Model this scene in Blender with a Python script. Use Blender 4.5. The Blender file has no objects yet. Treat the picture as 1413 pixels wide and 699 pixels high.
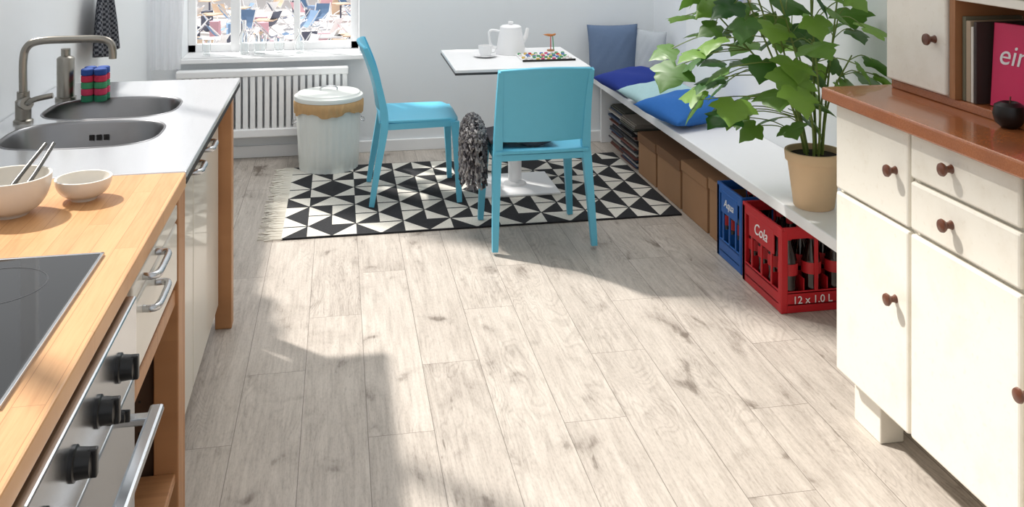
import bpy, bmesh, math, random
from mathutils import Vector, Matrix, Euler
random.seed(7)
scene = bpy.context.scene
COL = scene.collection

def lin(c):
    c = c/255.0
    return c/12.92 if c <= 0.04045 else ((c+0.055)/1.055)**2.4
def C(r,g,b): return (lin(r),lin(g),lin(b),1.0)

# ---------------------------------------------------------------- node helpers
class NT:
    def __init__(s,name):
        s.m=bpy.data.materials.new(name); s.m.use_nodes=True
        s.t=s.m.node_tree; s.n=s.t.nodes; s.l=s.t.links
        s.b=s.n['Principled BSDF']
    def put(s,sock,v):
        if isinstance(v,bpy.types.NodeSocket): s.l.new(v,sock)
        else: sock.default_value=v
    def math(s,op,a,b=0.0,c=0.0):
        n=s.n.new('ShaderNodeMath'); n.operation=op
        s.put(n.inputs[0],a); s.put(n.inputs[1],b)
        if len(n.inputs)>2: s.put(n.inputs[2],c)
        return n.outputs[0]
    def xyz(s):
        tc=s.n.new('ShaderNodeTexCoord'); sp=s.n.new('ShaderNodeSeparateXYZ')
        s.l.new(tc.outputs['Object'],sp.inputs[0]); return sp.outputs[0],sp.outputs[1],sp.outputs[2]
    def comb(s,x,y,z):
        n=s.n.new('ShaderNodeCombineXYZ'); s.put(n.inputs[0],x); s.put(n.inputs[1],y); s.put(n.inputs[2],z); return n.outputs[0]
    def noise(s,vec=None,scale=5,detail=3,dist=0,rough=.5):
        n=s.n.new('ShaderNodeTexNoise'); n.inputs['Scale'].default_value=scale
        n.inputs['Detail'].default_value=detail; n.inputs['Distortion'].default_value=dist; n.inputs['Roughness'].default_value=rough
        if vec is None:
            tc=s.n.new('ShaderNodeTexCoord'); vec=tc.outputs['Object']
        s.l.new(vec,n.inputs['Vector']); return n.outputs['Fac']
    def white(s,vec):
        n=s.n.new('ShaderNodeTexWhiteNoise'); s.l.new(vec,n.inputs['Vector']); return n.outputs['Value']
    def ramp(s,f,a,b,ca=(0,0,0,1),cb=(1,1,1,1)):
        n=s.n.new('ShaderNodeValToRGB'); s.put(n.inputs[0],f)
        n.color_ramp.elements[0].position=a; n.color_ramp.elements[0].color=ca
        n.color_ramp.elements[1].position=b; n.color_ramp.elements[1].color=cb
        return n.outputs[0]
    def mix(s,f,a,b,mode='MIX'):
        n=s.n.new('ShaderNodeMix'); n.data_type='RGBA'; n.blend_type=mode
        s.put(n.inputs[0],f); s.put(n.inputs[6],a); s.put(n.inputs[7],b); return n.outputs[2]
    def bump(s,h,strength=.1,dist=.01):
        n=s.n.new('ShaderNodeBump'); n.inputs['Strength'].default_value=strength; n.inputs['Distance'].default_value=dist
        s.put(n.inputs['Height'],h); s.l.new(n.outputs[0],s.b.inputs['Normal'])
    def set(s,**k):
        for a,v in k.items(): s.put(s.b.inputs[a.replace('_',' ')],v)

def simple(name,col,rough=.5,metal=0.0,var=.06,scale=20,bump=0,coat=0):
    m=NT(name); f=m.noise(scale=scale,detail=3)
    dark=(col[0]*(1-var*2),col[1]*(1-var*2),col[2]*(1-var*2),1)
    m.put(m.b.inputs['Base Color'],m.mix(f,dark,col)); m.b.inputs['Roughness'].default_value=rough
    m.b.inputs['Metallic'].default_value=metal
    if coat: m.b.inputs['Coat Weight'].default_value=coat
    if bump: m.bump(m.noise(scale=scale*4,detail=4),bump,.003)
    return m.m
def worn(name,col,grime,rough=.34):
    m=NT(name); a=m.ramp(m.noise(scale=4.5,detail=6,rough=.65),.50,.78); b=m.ramp(m.noise(scale=55,detail=4),.60,.74)
    f=m.math('ADD',m.math('MULTIPLY',a,.34),m.math('MULTIPLY',b,.2))
    m.put(m.b.inputs['Base Color'],m.mix(f,col,grime)); m.b.inputs['Roughness'].default_value=rough
    m.b.inputs['Coat Weight'].default_value=.15; m.bump(m.noise(scale=18,detail=3),.06,.004); return m.m
def speckled(name,a,b,c,rough,coat):
    m=NT(name); n1=m.ramp(m.noise(scale=210,detail=3,rough=.7),.35,.68); n2=m.ramp(m.noise(scale=9,detail=5,rough=.6),.42,.70)
    col=m.mix(n1,a,b); col=m.mix(m.math('MULTIPLY',n2,.4),col,c)
    m.put(m.b.inputs['Base Color'],col); m.b.inputs['Roughness'].default_value=rough; m.b.inputs['Coat Weight'].default_value=coat
    m.bump(m.noise(scale=40,detail=3),.05,.003); return m.m

def planks(name,w,L,x0,y0,stag,light,dark,seamcol,rough=.45,seamw=.0014,grain=1.0,pv=.25,knots=True,swap=False,coat=0):
    m=NT(name); x,y,z=m.xyz()
    if swap=='yz': x,y=y,z
    a=m.math('DIVIDE',m.math('SUBTRACT',x,x0),w); i=m.math('FLOOR',a); fx=m.math('FRACT',a)
    b=m.math('DIVIDE',m.math('SUBTRACT',m.math('SUBTRACT',y,y0),m.math('MULTIPLY',i,stag)),L)
    j=m.math('FLOOR',b); fy=m.math('FRACT',b)
    r=m.white(m.comb(i,j,0.0)); r2=m.white(m.comb(j,i,3.0))
    ex=m.math('MULTIPLY',m.math('MINIMUM',fx,m.math('SUBTRACT',1.0,fx)),w)
    ey=m.math('MULTIPLY',m.math('MINIMUM',fy,m.math('SUBTRACT',1.0,fy)),L)
    seam=m.math('LESS_THAN',m.math('MINIMUM',ex,ey),seamw)
    gx=m.math('ADD',x,m.math('MULTIPLY',r,13.0)); gy=m.math('ADD',m.math('MULTIPLY',y,.13),m.math('MULTIPLY',r2,9.0))
    v=m.comb(gx,gy,r)
    g1=m.ramp(m.noise(v,16*grain,5,1.6,.6),.36,.70)
    g2=m.ramp(m.noise(m.comb(m.math('MULTIPLY',gx,1.0),m.math('MULTIPLY',gy,.35),r2),110*grain,3,.3,.6),.4,.75)
    if not knots:
        f=m.math('ADD',m.math('MULTIPLY',g1,.36),m.math('MULTIPLY',g2,.34))
        f=m.math('ADD',f,m.math('MULTIPLY',m.math('SUBTRACT',r,.5),pv))
    else:
        gs=m.ramp(m.noise(m.comb(gx,m.math('MULTIPLY',gy,2.0),r2),220,2,0,.6),.45,.75)
        f=m.math('ADD',m.math('MULTIPLY',g1,.28),m.math('MULTIPLY',g2,.26))
        f=m.math('ADD',f,m.math('MULTIPLY',gs,.20))
        f=m.math('ADD',f,m.math('MULTIPLY',m.math('SUBTRACT',r,.5),pv))
        kn=m.noise(m.comb(gx,m.math('MULTIPLY',gy,1.5),r),5.2,3,.5)
        ring=m.math('SINE',m.math('MULTIPLY',kn,190.0))
        sel=m.ramp(m.noise(m.comb(gx,m.math('MULTIPLY',gy,3.0),r2),3.0,2),.46,.60)
        rr=m.math('MULTIPLY',sel,m.ramp(ring,.0,1.0))
        kw=m.noise(m.comb(gx,m.math('MULTIPLY',gy,4.6),r2),7.5,4,.6)
        k2=m.ramp(kw,.65,.75); k3=m.ramp(kw,.55,.70)
        ck=m.ramp(m.noise(m.comb(gx,m.math('MULTIPLY',gy,.9),r),75,3,.8,.55),.66,.72)
        cs=m.ramp(m.noise(m.comb(gx,m.math('MULTIPLY',gy,4.0),r),5.0,2),.46,.58)
        big=m.ramp(m.noise(scale=1.6,detail=2),.45,.75)
        f=m.math('ADD',f,m.math('ADD',m.math('MULTIPLY',rr,.18),m.math('MULTIPLY',k2,.55)))
        f=m.math('ADD',f,m.math('ADD',m.math('MULTIPLY',k3,.24),m.math('MULTIPLY',big,.10)))
        f=m.math('ADD',f,m.math('MULTIPLY',m.math('MULTIPLY',ck,cs),.42))
    fc=m.n.new('ShaderNodeClamp'); m.l.new(f,fc.inputs[0])
    col=m.mix(fc.outputs[0],light,dark); col=m.mix(m.math('MULTIPLY',seam,.75),col,seamcol)
    m.put(m.b.inputs['Base Color'],col); m.b.inputs['Roughness'].default_value=rough
    if coat: m.b.inputs['Coat Weight'].default_value=coat
    m.bump(m.math('SUBTRACT',m.math('MULTIPLY',g2,-.3),seam),.25,.002)
    return m.m

def glass(name,col=(1,1,1,1),rough=0):
    m=NT(name); m.set(Base_Color=col,Roughness=rough,Transmission_Weight=1.0,IOR=1.45); return m.m

M_wall=simple('wall_paint',C(232,236,239),.9,var=.01,scale=3,bump=.05)
M_wallR=simple('wall_paint_lit',C(240,242,243),.9,var=.01,scale=3,bump=.05)  # same wall paint made lighter: light falling on the right wall, put in colour
M_ceil=simple('ceiling_paint',C(245,245,245),.9,var=.01)
M_trim=simple('trim_white',C(241,242,243),.5,var=.01)
M_floor=planks('bleached_oak_floor',.2,1.29,-.113,3.74,.42,C(197,188,178),C(112,101,91),C(96,86,78),rough=.45,pv=.13,seamw=.0011)
M_beech=planks('beech_worktop',.045,.62,0,0,.23,C(214,164,114),C(182,126,78),C(165,108,62),rough=.4,seamw=.0006,grain=1.4,pv=.5,knots=False)
M_beechv=planks('beech_frame',.07,3.0,0,0,.1,C(190,138,94),C(152,103,64),C(155,100,60),rough=.45,seamw=.0,grain=1.2,pv=.1,knots=False,swap='yz')
M_steel=simple('brushed_steel',C(205,207,210),.22,1.0,var=.05,scale=6)
M_steeltop=simple('steel_top',C(236,237,240),.2,.70,var=.03,scale=5)
M_steelD=simple('steel_basin',C(150,150,152),.3,1.0,var=.08,scale=12)
M_nickel=simple('brushed_nickel',C(150,146,138),.28,1.0,var=.05)
M_cream=worn('cream_lacquer',C(236,231,219),C(196,182,156))
M_creamL=simple('cream_front',C(216,210,198),.3,var=.02,scale=8,coat=.3)
M_black=simple('black_plastic',C(18,18,20),.35)
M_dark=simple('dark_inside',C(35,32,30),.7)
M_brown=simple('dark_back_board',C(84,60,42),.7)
M_hob=simple('ceramic_glass',C(10,11,13),.05,coat=.3)
M_blue=simple('blue_chair_plastic',C(98,190,220),.42,var=.03)
M_white=simple('white_lacquer',C(243,243,244),.35,var=.01)
M_bin=simple('white_enamel',C(234,238,234),.35,var=.02)
M_paper=simple('brown_paper',C(210,170,120),.85,var=.12,bump=.3)
M_card=simple('cardboard',C(170,128,92),.85,var=.06,scale=10,bump=.15)
M_cardD=simple('cardboard_lid',C(138,100,70),.85,var=.06,scale=10)
M_ceram=simple('stoneware',C(228,223,214),.35,var=.03,coat=.2)
M_pot=simple('terracotta_beige',C(228,196,158),.7,var=.06,scale=14,bump=.15)
M_soil=simple('soil',C(50,36,26),1,var=.3,bump=.8)
M_redcrate=simple('red_crate_plastic',C(190,26,36),.38,var=.05)
M_bluecrate=simple('blue_crate_plastic',C(30,94,172),.38,var=.05)
M_cola=simple('cola_glass',C(28,10,8),.08,coat=.5)
M_label=simple('red_label',C(190,30,38),.5)
M_whitep=simple('white_print',C(245,245,245),.6)
M_knob=simple('wood_knob',C(108,62,42),.35,var=.15,scale=40,coat=.3)
M_linol=speckled('worn_red_top',C(152,88,50),C(178,110,66),C(126,66,36),.24,.4)
M_woodin=planks('niche_wood',.06,3.0,0,0,.1,C(176,124,82),C(130,82,48),C(140,90,50),rough=.5,seamw=0,knots=False,swap='yz')
M_outsun=simple('pavement',C(246,242,240),.9,var=.06,scale=.6)  # albedo raised: overexposed daylight put into the colour

# ---------------------------------------------------------------- mesh helpers
CUR=[Matrix.Identity(4)]
def group(name,loc):
    e=bpy.data.objects.new(name,None); e.empty_display_size=.1; e.location=loc; COL.objects.link(e); return e
def adopt(o,p):
    if p is not None:
        o.parent=p; o.matrix_parent_inverse=Matrix.Translation(-Vector(p.location))
def mk(name,verts,faces,mat,parent=None,smooth=False,sharp=35,fmats=None):
    me=bpy.data.meshes.new(name); M=CUR[-1]
    me.from_pydata([M@Vector(v) for v in verts],[],faces)
    mats=mat if isinstance(mat,list) else [mat]
    for m in mats: me.materials.append(m)
    if fmats:
        for p,k in zip(me.polygons,fmats): p.material_index=k
    if smooth:
        for p in me.polygons: p.use_smooth=True
        me.set_sharp_from_angle(angle=math.radians(sharp))
    me.update()
    o=bpy.data.objects.new(name,me); COL.objects.link(o); adopt(o,parent); return o
def box(name,x0,x1,y0,y1,z0,z1,mat,parent=None,bev=.003):
    bm=bmesh.new(); bmesh.ops.create_cube(bm,size=1)
    for v in bm.verts:
        v.co=Vector(((x0+x1)/2+v.co.x*(x1-x0),(y0+y1)/2+v.co.y*(y1-y0),(z0+z1)/2+v.co.z*(z1-z0)))
    if bev>0:
        bev=min(bev,.45*min(abs(x1-x0),abs(y1-y0),abs(z1-z0)))
        bmesh.ops.bevel(bm,geom=bm.edges[:],offset=bev,segments=2,affect='EDGES',profile=.5)
    bm.transform(CUR[-1])
    bmesh.ops.recalc_face_normals(bm,faces=bm.faces)
    me=bpy.data.meshes.new(name); bm.to_mesh(me); bm.free(); me.materials.append(mat)
    o=bpy.data.objects.new(name,me); COL.objects.link(o); adopt(o,parent); return o
def lathe(name,prof,cx,cy,mat,parent=None,seg=40,sharp=40,cz=0,rfun=None):
    V=[];F=[];n=len(prof)
    for i in range(seg):
        a=2*math.pi*i/seg
        for k,(r,z) in enumerate(prof):
            rr=r*(rfun(a,k) if rfun else 1)
            V.append((cx+rr*math.cos(a),cy+rr*math.sin(a),cz+z))
    for i in range(seg):
        j=(i+1)%seg
        for k in range(n-1): F.append((i*n+k,j*n+k,j*n+k+1,i*n+k+1))
    o=mk(name,V,F,mat,parent,False)
    bm=bmesh.new(); bm.from_mesh(o.data); bmesh.ops.remove_doubles(bm,verts=bm.verts,dist=1e-5)
    bmesh.ops.recalc_face_normals(bm,faces=bm.faces)
    for f in bm.faces: f.smooth=True
    bm.to_mesh(o.data); bm.free(); o.data.set_sharp_from_angle(angle=math.radians(sharp)); return o
def tube_geo(path,rad,seg=10,sq=False):
    P=[Vector(p) for p in path]; n=len(P)
    R=rad if isinstance(rad,(list,tuple)) else [rad]*n
    V=[];F=[]
    T=[(P[min(i+1,n-1)]-P[max(i-1,0)]).normalized() for i in range(n)]
    up=Vector((0,0,1)) if abs(T[0].z)<.9 else Vector((1,0,0))
    N=(up-T[0]*up.dot(T[0])).normalized()
    for i in range(n):
        N=(N-T[i]*N.dot(T[i])).normalized(); B=T[i].cross(N)
        for k in range(seg):
            a=2*math.pi*(k+(.5 if sq else 0))/seg
            V.append(P[i]+(N*math.cos(a)+B*math.sin(a))*R[i]*(1.414 if sq else 1))
    for i in range(n-1):
        for k in range(seg):
            l=(k+1)%seg; F.append((i*seg+k,i*seg+l,(i+1)*seg+l,(i+1)*seg+k))
    F.append(tuple(range(seg-1,-1,-1))); F.append(tuple((n-1)*seg+k for k in range(seg)))
    return V,F
def tube(name,path,rad,mat,parent=None,seg=12,sq=False):
    V,F=tube_geo(path,rad,4 if sq else seg,sq)
    return mk(name,V,F,mat,parent,not sq,50)
def smooth_path(pts,n=6):
    P=[Vector(p) for p in pts]; out=[]
    for i in range(len(P)-1):
        p0=P[max(i-1,0)];p1=P[i];p2=P[i+1];p3=P[min(i+2,len(P)-1)]
        for k in range(n):
            t=k/n
            out.append(.5*((2*p1)+(p2-p0)*t+(2*p0-5*p1+4*p2-p3)*t*t+(-p0+3*p1-3*p2+p3)*t**3))
    out.append(P[-1]); return out
def multi(name,geos,mat,parent=None,smooth=True,fm=None,sharp=50):
    V=[];F=[];FM=[]
    for gi,(v,f) in enumerate(geos):
        o=len(V); V+=list(v); F+=[tuple(i+o for i in ff) for ff in f]
        if fm: FM+=[fm[gi]]*len(f)
    return mk(name,V,F,mat,parent,smooth,sharp,FM if fm else None)
def grid(name,nu,nv,fn,mat,parent=None,thick=0,sub=0,smooth=True):
    V=[fn(i/(nu-1),j/(nv-1)) for i in range(nu) for j in range(nv)]
    F=[(i*nv+j,(i+1)*nv+j,(i+1)*nv+j+1,i*nv+j+1) for i in range(nu-1) for j in range(nv-1)]
    o=mk(name,V,F,mat,parent,smooth,80)
    if thick:
        s=o.modifiers.new('s','SOLIDIFY'); s.thickness=thick; s.offset=0
    if thick>.008:
        b=o.modifiers.new('b','BEVEL'); b.width=thick*.3; b.segments=2; b.limit_method='ANGLE'
    return o
def text(name,s,size,M,mat,parent=None,ext=.0008,shear=0):
    cu=bpy.data.curves.new(name,'FONT'); cu.body=s; cu.size=size; cu.extrude=ext; cu.align_x='CENTER'; cu.align_y='CENTER'; cu.shear=shear
    o=bpy.data.objects.new(name,cu); COL.objects.link(o); o.data.materials.append(mat)
    dg=bpy.context.evaluated_depsgraph_get(); me=bpy.data.meshes.new_from_object(o.evaluated_get(dg))
    bpy.data.objects.remove(o); me.transform(M)
    o=bpy.data.objects.new(name,me); COL.objects.link(o); adopt(o,parent); return o
def booldiff(o,cutter):
    m=o.modifiers.new('b','BOOLEAN'); m.object=cutter; m.operation='DIFFERENCE'; m.solver='EXACT'
    bpy.context.view_layer.update(); dg=bpy.context.evaluated_depsgraph_get()
    me=bpy.data.meshes.new_from_object(o.evaluated_get(dg)); o.modifiers.clear(); o.data=me
    bpy.data.objects.remove(cutter)

# ---------------------------------------------------------------- room shell
WX=-1.08; BY=6.2; RX=2.08; CZ=5.6
HZ=5.5
box('floor',-1.5,2.4,-1.2,6.55,-.1,0,M_floor,None,0)
box('ceiling',-1.5,2.4,-1.2,6.55,CZ,CZ+.1,M_ceil,None,0)
WXf=-1.15
wl=group('wall_left',(WX,2.5,0))
box('lower_near',-1.3,WX,-1.2,4.77,0,1.30,M_wall,wl,0)
box('lower_far',-1.3,WXf,4.77,BY,0,1.30,M_wall,wl,0)
box('header',-1.3,WX,-1.2,BY,HZ,CZ,M_wall,wl,0)
box('jamb_near',-1.3,WX,-1.2,.7,1.30,HZ,M_wall,wl,0)
w1=group('window_1',(-1.2,3.3,1.30))
for k,yy in enumerate((2.3,4.1)):
    box('mullion_%d'%k,-1.26,-1.2,yy-.02,yy+.02,1.30,HZ,M_trim,w1)
box('sill',-1.3,WX+.0,.7,4.77,1.30,1.32,M_trim,w1)
wb=group('wall_back',(0.5,BY,0))
wx0,wx1,wz0,wz1=-.97,.13,.64,2.3
T=.34
box('left_part',-1.16,wx0,BY,BY+T,0,CZ,M_wall,wb,0)
box('right_part',wx1,2.4,BY,BY+T,0,CZ,M_wall,wb,0)
box('below_window',wx0,wx1,BY,BY+T,0,wz0-.028,M_wall,wb,0)
box('above_window',wx0,wx1,BY,BY+T,wz1,CZ,M_wall,wb,0)
wr=group('wall_right',(RX,2,0))
box('near_part',RX,2.4,-1.2,5.45,0,CZ,M_wallR,wr,0)
box('far_part',RX+.05,2.4,5.45,BY,0,CZ,M_wall,wr,0)
bb=group('baseboard_back',(0,BY,0))
box('board',WXf,1.95,BY-.018,BY,0,.075,M_trim,bb,.004)
bl=group('baseboard_left',(WXf,5.5,0)); box('board',WXf,WXf+.018,4.77,BY-.018,0,.075,M_trim,bl,.004)
# window 2
w2=group('window_2',(-.42,6.42,.64))
fy0,fy1=6.44,6.50
box('sill',wx0-.03,wx1+.03,BY-.05,BY-.0005,wz0-.03,wz0,M_trim,w2,.006)
box('sill_inner',wx0+.001,wx1-.001,BY-.02,BY+T+.03,wz0-.028,wz0,M_trim,w2,.001)
box('frame_bottom',wx0,wx1,fy0,fy1,wz0,wz0+.05,M_trim,w2)
box('frame_top',wx0,wx1,fy0,fy1,wz1-.05,wz1,M_trim,w2)
box('frame_l',wx0,wx0+.05,fy0,fy1,wz0,wz1,M_trim,w2)
box('frame_r',wx1-.05,wx1,fy0,fy1,wz0,wz1,M_trim,w2)
box('mullion_a',-.70,-.64,fy0-.01,fy1,wz0,wz1,M_trim,w2)
box('mullion_b',-.295,-.255,fy0-.01,fy1,wz0,wz1,M_trim,w2)
box('transom',wx0,wx1,fy0,fy1,1.6,1.65,M_trim,w2)
# radiator
ra=group('radiator',(-.45,6.12,.14))
rx0,rx1=-.99,.06
box('top_header',rx0,rx1,6.08,6.15,.53,.575,M_trim,ra,.008)
box('bottom_header',rx0,rx1,6.08,6.15,.15,.205,M_trim,ra,.008)
n=24
for k in range(n):
    xc=rx0+.022+(rx1-rx0-.044)*k/(n-1)
    box('column_%02d'%k,xc-.0155,xc+.0155,6.085,6.145,.18,.55,M_trim,ra,.006)
for k,xc in enumerate((-.9,-.05)):
    box('bracket_%d'%k,xc-.015,xc+.015,6.14,BY,.3,.34,M_trim,ra)
    box('foot_%d'%k,xc-.012,xc+.012,6.10,6.13,0,.16,M_trim,ra)
# curtain
mc=NT('sheer_curtain'); tr=mc.n.new('ShaderNodeBsdfTransparent'); tl=mc.n.new('ShaderNodeBsdfTranslucent'); df=mc.n.new('ShaderNodeBsdfDiffuse')
tl.inputs[0].default_value=(.95,.96,1,1); df.inputs[0].default_value=(.93,.94,.96,1)
a=mc.n.new('ShaderNodeMixShader'); b=mc.n.new('ShaderNodeMixShader'); mc.l.new(tl.outputs[0],a.inputs[1]); mc.l.new(df.outputs[0],a.inputs[2])
mc.l.new(tr.outputs[0],b.inputs[1]); mc.l.new(a.outputs[0],b.inputs[2]); b.inputs[0].default_value=.7
mc.l.new(b.outputs[0],mc.n['Material Output'].inputs[0])
grid('sheer_curtain',90,20,lambda u,v:(-1.13+.27*u*(1-.55*(1-v)**1.0*.6),6.04+.014*math.sin(u*24+.8*math.sin(v*2))*(1-.2*v)-.01,.60+1.9*v),mc.m)

# ---------------------------------------------------------------- outside (street seen from an upper floor)
GZ=-3.2
box('pavement',-30,12,10,60,GZ-.1,GZ,M_outsun,None,0)
og=group('cafe_facade',(-5,52,GZ))
box('facade_wall',-30,12,52,52.3,GZ,8,simple('facade',C(240,230,226),.9,var=.1),og,0)
fab0=lambda n,c:simple(n,c,.8,scale=2)
OC=[fab0('canvas_blue',C(140,172,208)),fab0('canvas_blue2',C(118,148,184)),fab0('canvas_pink',C(232,184,194)),fab0('canvas_white',C(247,247,247)),fab0('bag_dark',C(100,105,122)),fab0('canvas_sand',C(232,205,178))]  # canvas tones paled, washed-out daylight is part of the colour
cs=group('cafe_seating',(-4,28,GZ)); G=[];FM=[]
random.seed(9)
def bxg(cx,cy,hx,hy,z0,z1,rot):
    c,s=math.cos(rot),math.sin(rot)
    V=[(cx+c*x*hx-s*y*hy,cy+s*x*hx+c*y*hy,z) for x in (-1,1) for y in (-1,1) for z in (z0,z1)]
    return V,[(0,1,3,2),(4,6,7,5),(0,4,5,1),(2,3,7,6),(0,2,6,4),(1,5,7,3)]
for row in range(11):
    y=19+row*2.3
    for c in range(9):
        x=-.17*y+ (c*.026)*y+random.uniform(-.25,.25); yy=y+random.uniform(-.5,.5); rt=random.uniform(0,6.28); k=random.choice([0,0,1,1,2,3,3,4,4,5])
        h=random.uniform(.85,1.05)
        M=Matrix.Translation((x,yy,GZ+.03))@Matrix.Rotation(rt,4,'Z')
        def T_(pts): return [tuple(M@Vector(p)) for p in pts]
        for sx in (-.28,.28):
            G.append(tube_geo(T_([(sx,-.45,0),(sx,.4,h)]),.02,4)); FM.append(3)
            G.append(tube_geo(T_([(sx,.42,0),(sx,-.4,.45)]),.02,4)); FM.append(3)
        vs=[];fs=[]
        for q in range(7):
            v=q/6
            for sx in (-.26,.26): vs.append(tuple(M@Vector((sx,-.36+.74*v,.42+(h-.45)*v*v-.12*math.sin(v*3.1)))))
        for q in range(6): fs.append((q*2,q*2+1,q*2+3,q*2+2))
        G.append((vs,fs)); FM.append(k)
        if random.random()<.4:
            G.append(bxg(x+.7,yy,.35,.35,GZ+.68,GZ+.72,rt)); FM.append(random.choice([3,5]))
            G.append(bxg(x+.7,yy,.03,.03,GZ+.01,GZ+.68,rt)); FM.append(4)
        if random.random()<.3:
            G.append(bxg(x+.5,yy+.6,.2,.15,GZ+.01,GZ+random.uniform(.3,.9),rt)); FM.append(random.choice([0,2,4,5]))
multi('seats_and_tables',G,OC,cs,False,FM)

# ---------------------------------------------------------------- left kitchen
FX=-.395; BX=WX+.004
kg=group('kitchen_counter',(-.7,1.6,0))
box('worktop',BX,FX,.5,2.592,.86,.90,M_beech,kg,.004)
box('post_end',-.46,FX-.004,2.50,2.585,0,.86,M_beechv,kg,.003)
box('post_back',-1.07,-1.0,2.50,2.585,0,.86,M_beechv,kg,.003)
box('panel_mid',-1.05,FX-.012,1.925,1.95,.08,.86,M_beechv,kg,.002)
box('panel_near',-1.05,FX-.012,1.225,1.25,.08,.86,M_beechv,kg,.002)
box('side_panel',-1.0,-.46,2.52,2.54,.08,.86,M_brown,kg,.002)
box('board_front',-.42,FX-.005,1.965,2.485,.81,.85,M_creamL,kg,.004)
box('drawer_front',-.42,FX-.005,1.965,2.485,.655,.803,M_creamL,kg,.005)
box('drawer_body',-1.0,-.42,1.97,2.48,.66,.84,M_beechv,kg,.002)
box('shelf_rail',-.46,FX-.012,1.95,2.50,.59,.63,M_beechv,kg,.003)
box('low_shelf',-1.05,FX-.012,1.95,2.50,.14,.165,M_beechv,kg,.003)
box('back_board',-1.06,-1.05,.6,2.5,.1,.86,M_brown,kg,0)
box('near_front',-.42,FX-.005,.55,1.22,.1,.85,M_creamL,kg,.005)
for k in range(9):
    box('peg_hole_%d'%k,-.500,-.494,2.5195,2.5205,.22+.04*k,.226+.04*k,M_dark,kg,0)
for zz in (.832,.765):
    tube('handle',smooth_path([(FX-.004,2.06,zz),(FX+.022,2.065,zz),(FX+.026,2.13,zz),(FX+.022,2.195,zz),(FX-.004,2.20,zz)],5),.008,M_steel,kg,8)
hob=group('ceramic_hob',(-.72,1.72,.9))
box('glass',-1.0,-.468,1.42,2.0,.9,.906,M_hob,hob,.002)
MR=simple('ring_print',C(60,62,66),.3)
for (xx,yy,rr) in ((-.86,1.86,.07),(-.62,1.86,.09),(-.86,1.58,.09),(-.62,1.58,.07)):
    lathe('ring',[(rr-.001,0),(rr-.001,.0004),(rr+.001,.0004),(rr+.001,0),(rr-.001,0)],xx,yy,MR,hob,48,cz=.906)
box('steel_edge',-.468,-.462,1.415,2.005,.9,.9065,M_steel,hob,.001)
box('steel_edge_far',-1.0,-.462,2.0,2.006,.9,.9065,M_steel,hob,.001)
# oven
ov=group('built_in_oven',(-.7,1.59,.1))
box('body',-1.0,-.42,1.26,1.915,.1,.855,M_dark,ov,0)
box('control_panel',-.425,-.382,1.262,1.912,.71,.852,M_steel,ov,.004)
box('door',-.425,-.385,1.262,1.912,.14,.70,M_steel,ov,.005)
box('door_window',-.386,-.382,1.34,1.84,.2,.55,M_hob,ov,.001)
box('handle_bar',-.348,-.322,1.29,1.86,.652,.668,M_steel,ov,.006)
for yy in (1.33,1.82): box('handle_post',-.39,-.335,yy-.012,yy+.012,.653,.667,M_steel,ov,.003)
for k,(yy,zz,rr) in enumerate(((1.76,.785,.022),(1.615,.785,.022),(1.47,.785,.022),(1.325,.785,.022),(1.69,.735,.011),(1.40,.735,.011))):
    CUR.append(Matrix.Translation((-.382,yy,zz))@Matrix.Rotation(math.radians(90),4,'Y'))
    lathe('knob_%d'%k,[(0,0),(rr*1.15,0),(rr*1.15,.004),(rr,.006),(rr*.92,.026),(rr*.6,.028),(0,.028)],0,0,M_black,ov,24)
    box('grip_%d'%k,-rr*.95,rr*.95,-rr*.28,rr*.28,.02,.034,M_black,ov,.002)
    CUR.pop()
# sink unit
su=group('sink_unit',(-.73,3.25,0))
SY0,SY1=2.594,3.96
top=box('steel_worktop',BX,FX,SY0,SY1,.872,.902,M_steeltop,su,.003)
basins=[(-.765,3.455,.215,.175),(-.765,3.07,.225,.175)]
def sup(cx,cy,a,b,z,n=48,e=3.0):
    out=[]
    for i in range(n):
        t=2*math.pi*i/n; c=math.cos(t); s=math.sin(t)
        out.append((cx+a*math.copysign(abs(c)**(2/e),c),cy+b*math.copysign(abs(s)**(2/e),s),z))
    return out
for (cx,cy,a,b) in basins:
    n=48; V=sup(cx,cy,a,b,.8,n)+sup(cx,cy,a,b,1.0,n)
    F=[(i,(i+1)%n,n+(i+1)%n,n+i) for i in range(n)]+[tuple(range(n-1,-1,-1)),tuple(range(n,2*n))]
    c=mk('cut',V,F,M_steel); booldiff(top,c)
    rings=[(a+.006,b+.006,.9025),(a+.004,b+.004,.9045),(a,b,.9035),(a-.004,b-.004,.895),(a-.012,b-.012,.80),(a-.03,b-.03,.757),(a-.07,b-.07,.745),(.03,.03,.742),(.028,.028,.735)]
    V=[];F=[]
    for r in rings: V+=sup(cx,cy,r[0],r[1],r[2],n)
    for k in range(len(rings)-1):
        for i in range(n):
            j=(i+1)%n; F.append((k*n+i,k*n+j,(k+1)*n+j,(k+1)*n+i))
    F.append(tuple((len(rings)-1)*n+i for i in range(n)))
    mk('basin',V,F,M_steelD,su,True,60)
    lathe('drain',[(0,.7425),(.022,.7425),(.034,.747),(.036,.744)],cx,cy,M_steel,su,24)
for k in range(3):
    box('overflow_%d'%k,-.79+k*.022,-.776+k*.022,3.226,3.232,.845,.862,M_dark,su,0)
box('edge_strip',FX-.002,FX+.001,SY0+.002,SY1-.002,.868,.884,M_dark,su,0)
box('front_rail',-.43,FX-.01,2.60,3.90,.858,.872,M_beechv,su,.002)
for (y0,y1) in ((2.605,3.055),(3.065,3.68)):
    box('door',-.47,-.445,y0,y1,.10,.855,M_creamL,su,.004)
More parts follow.
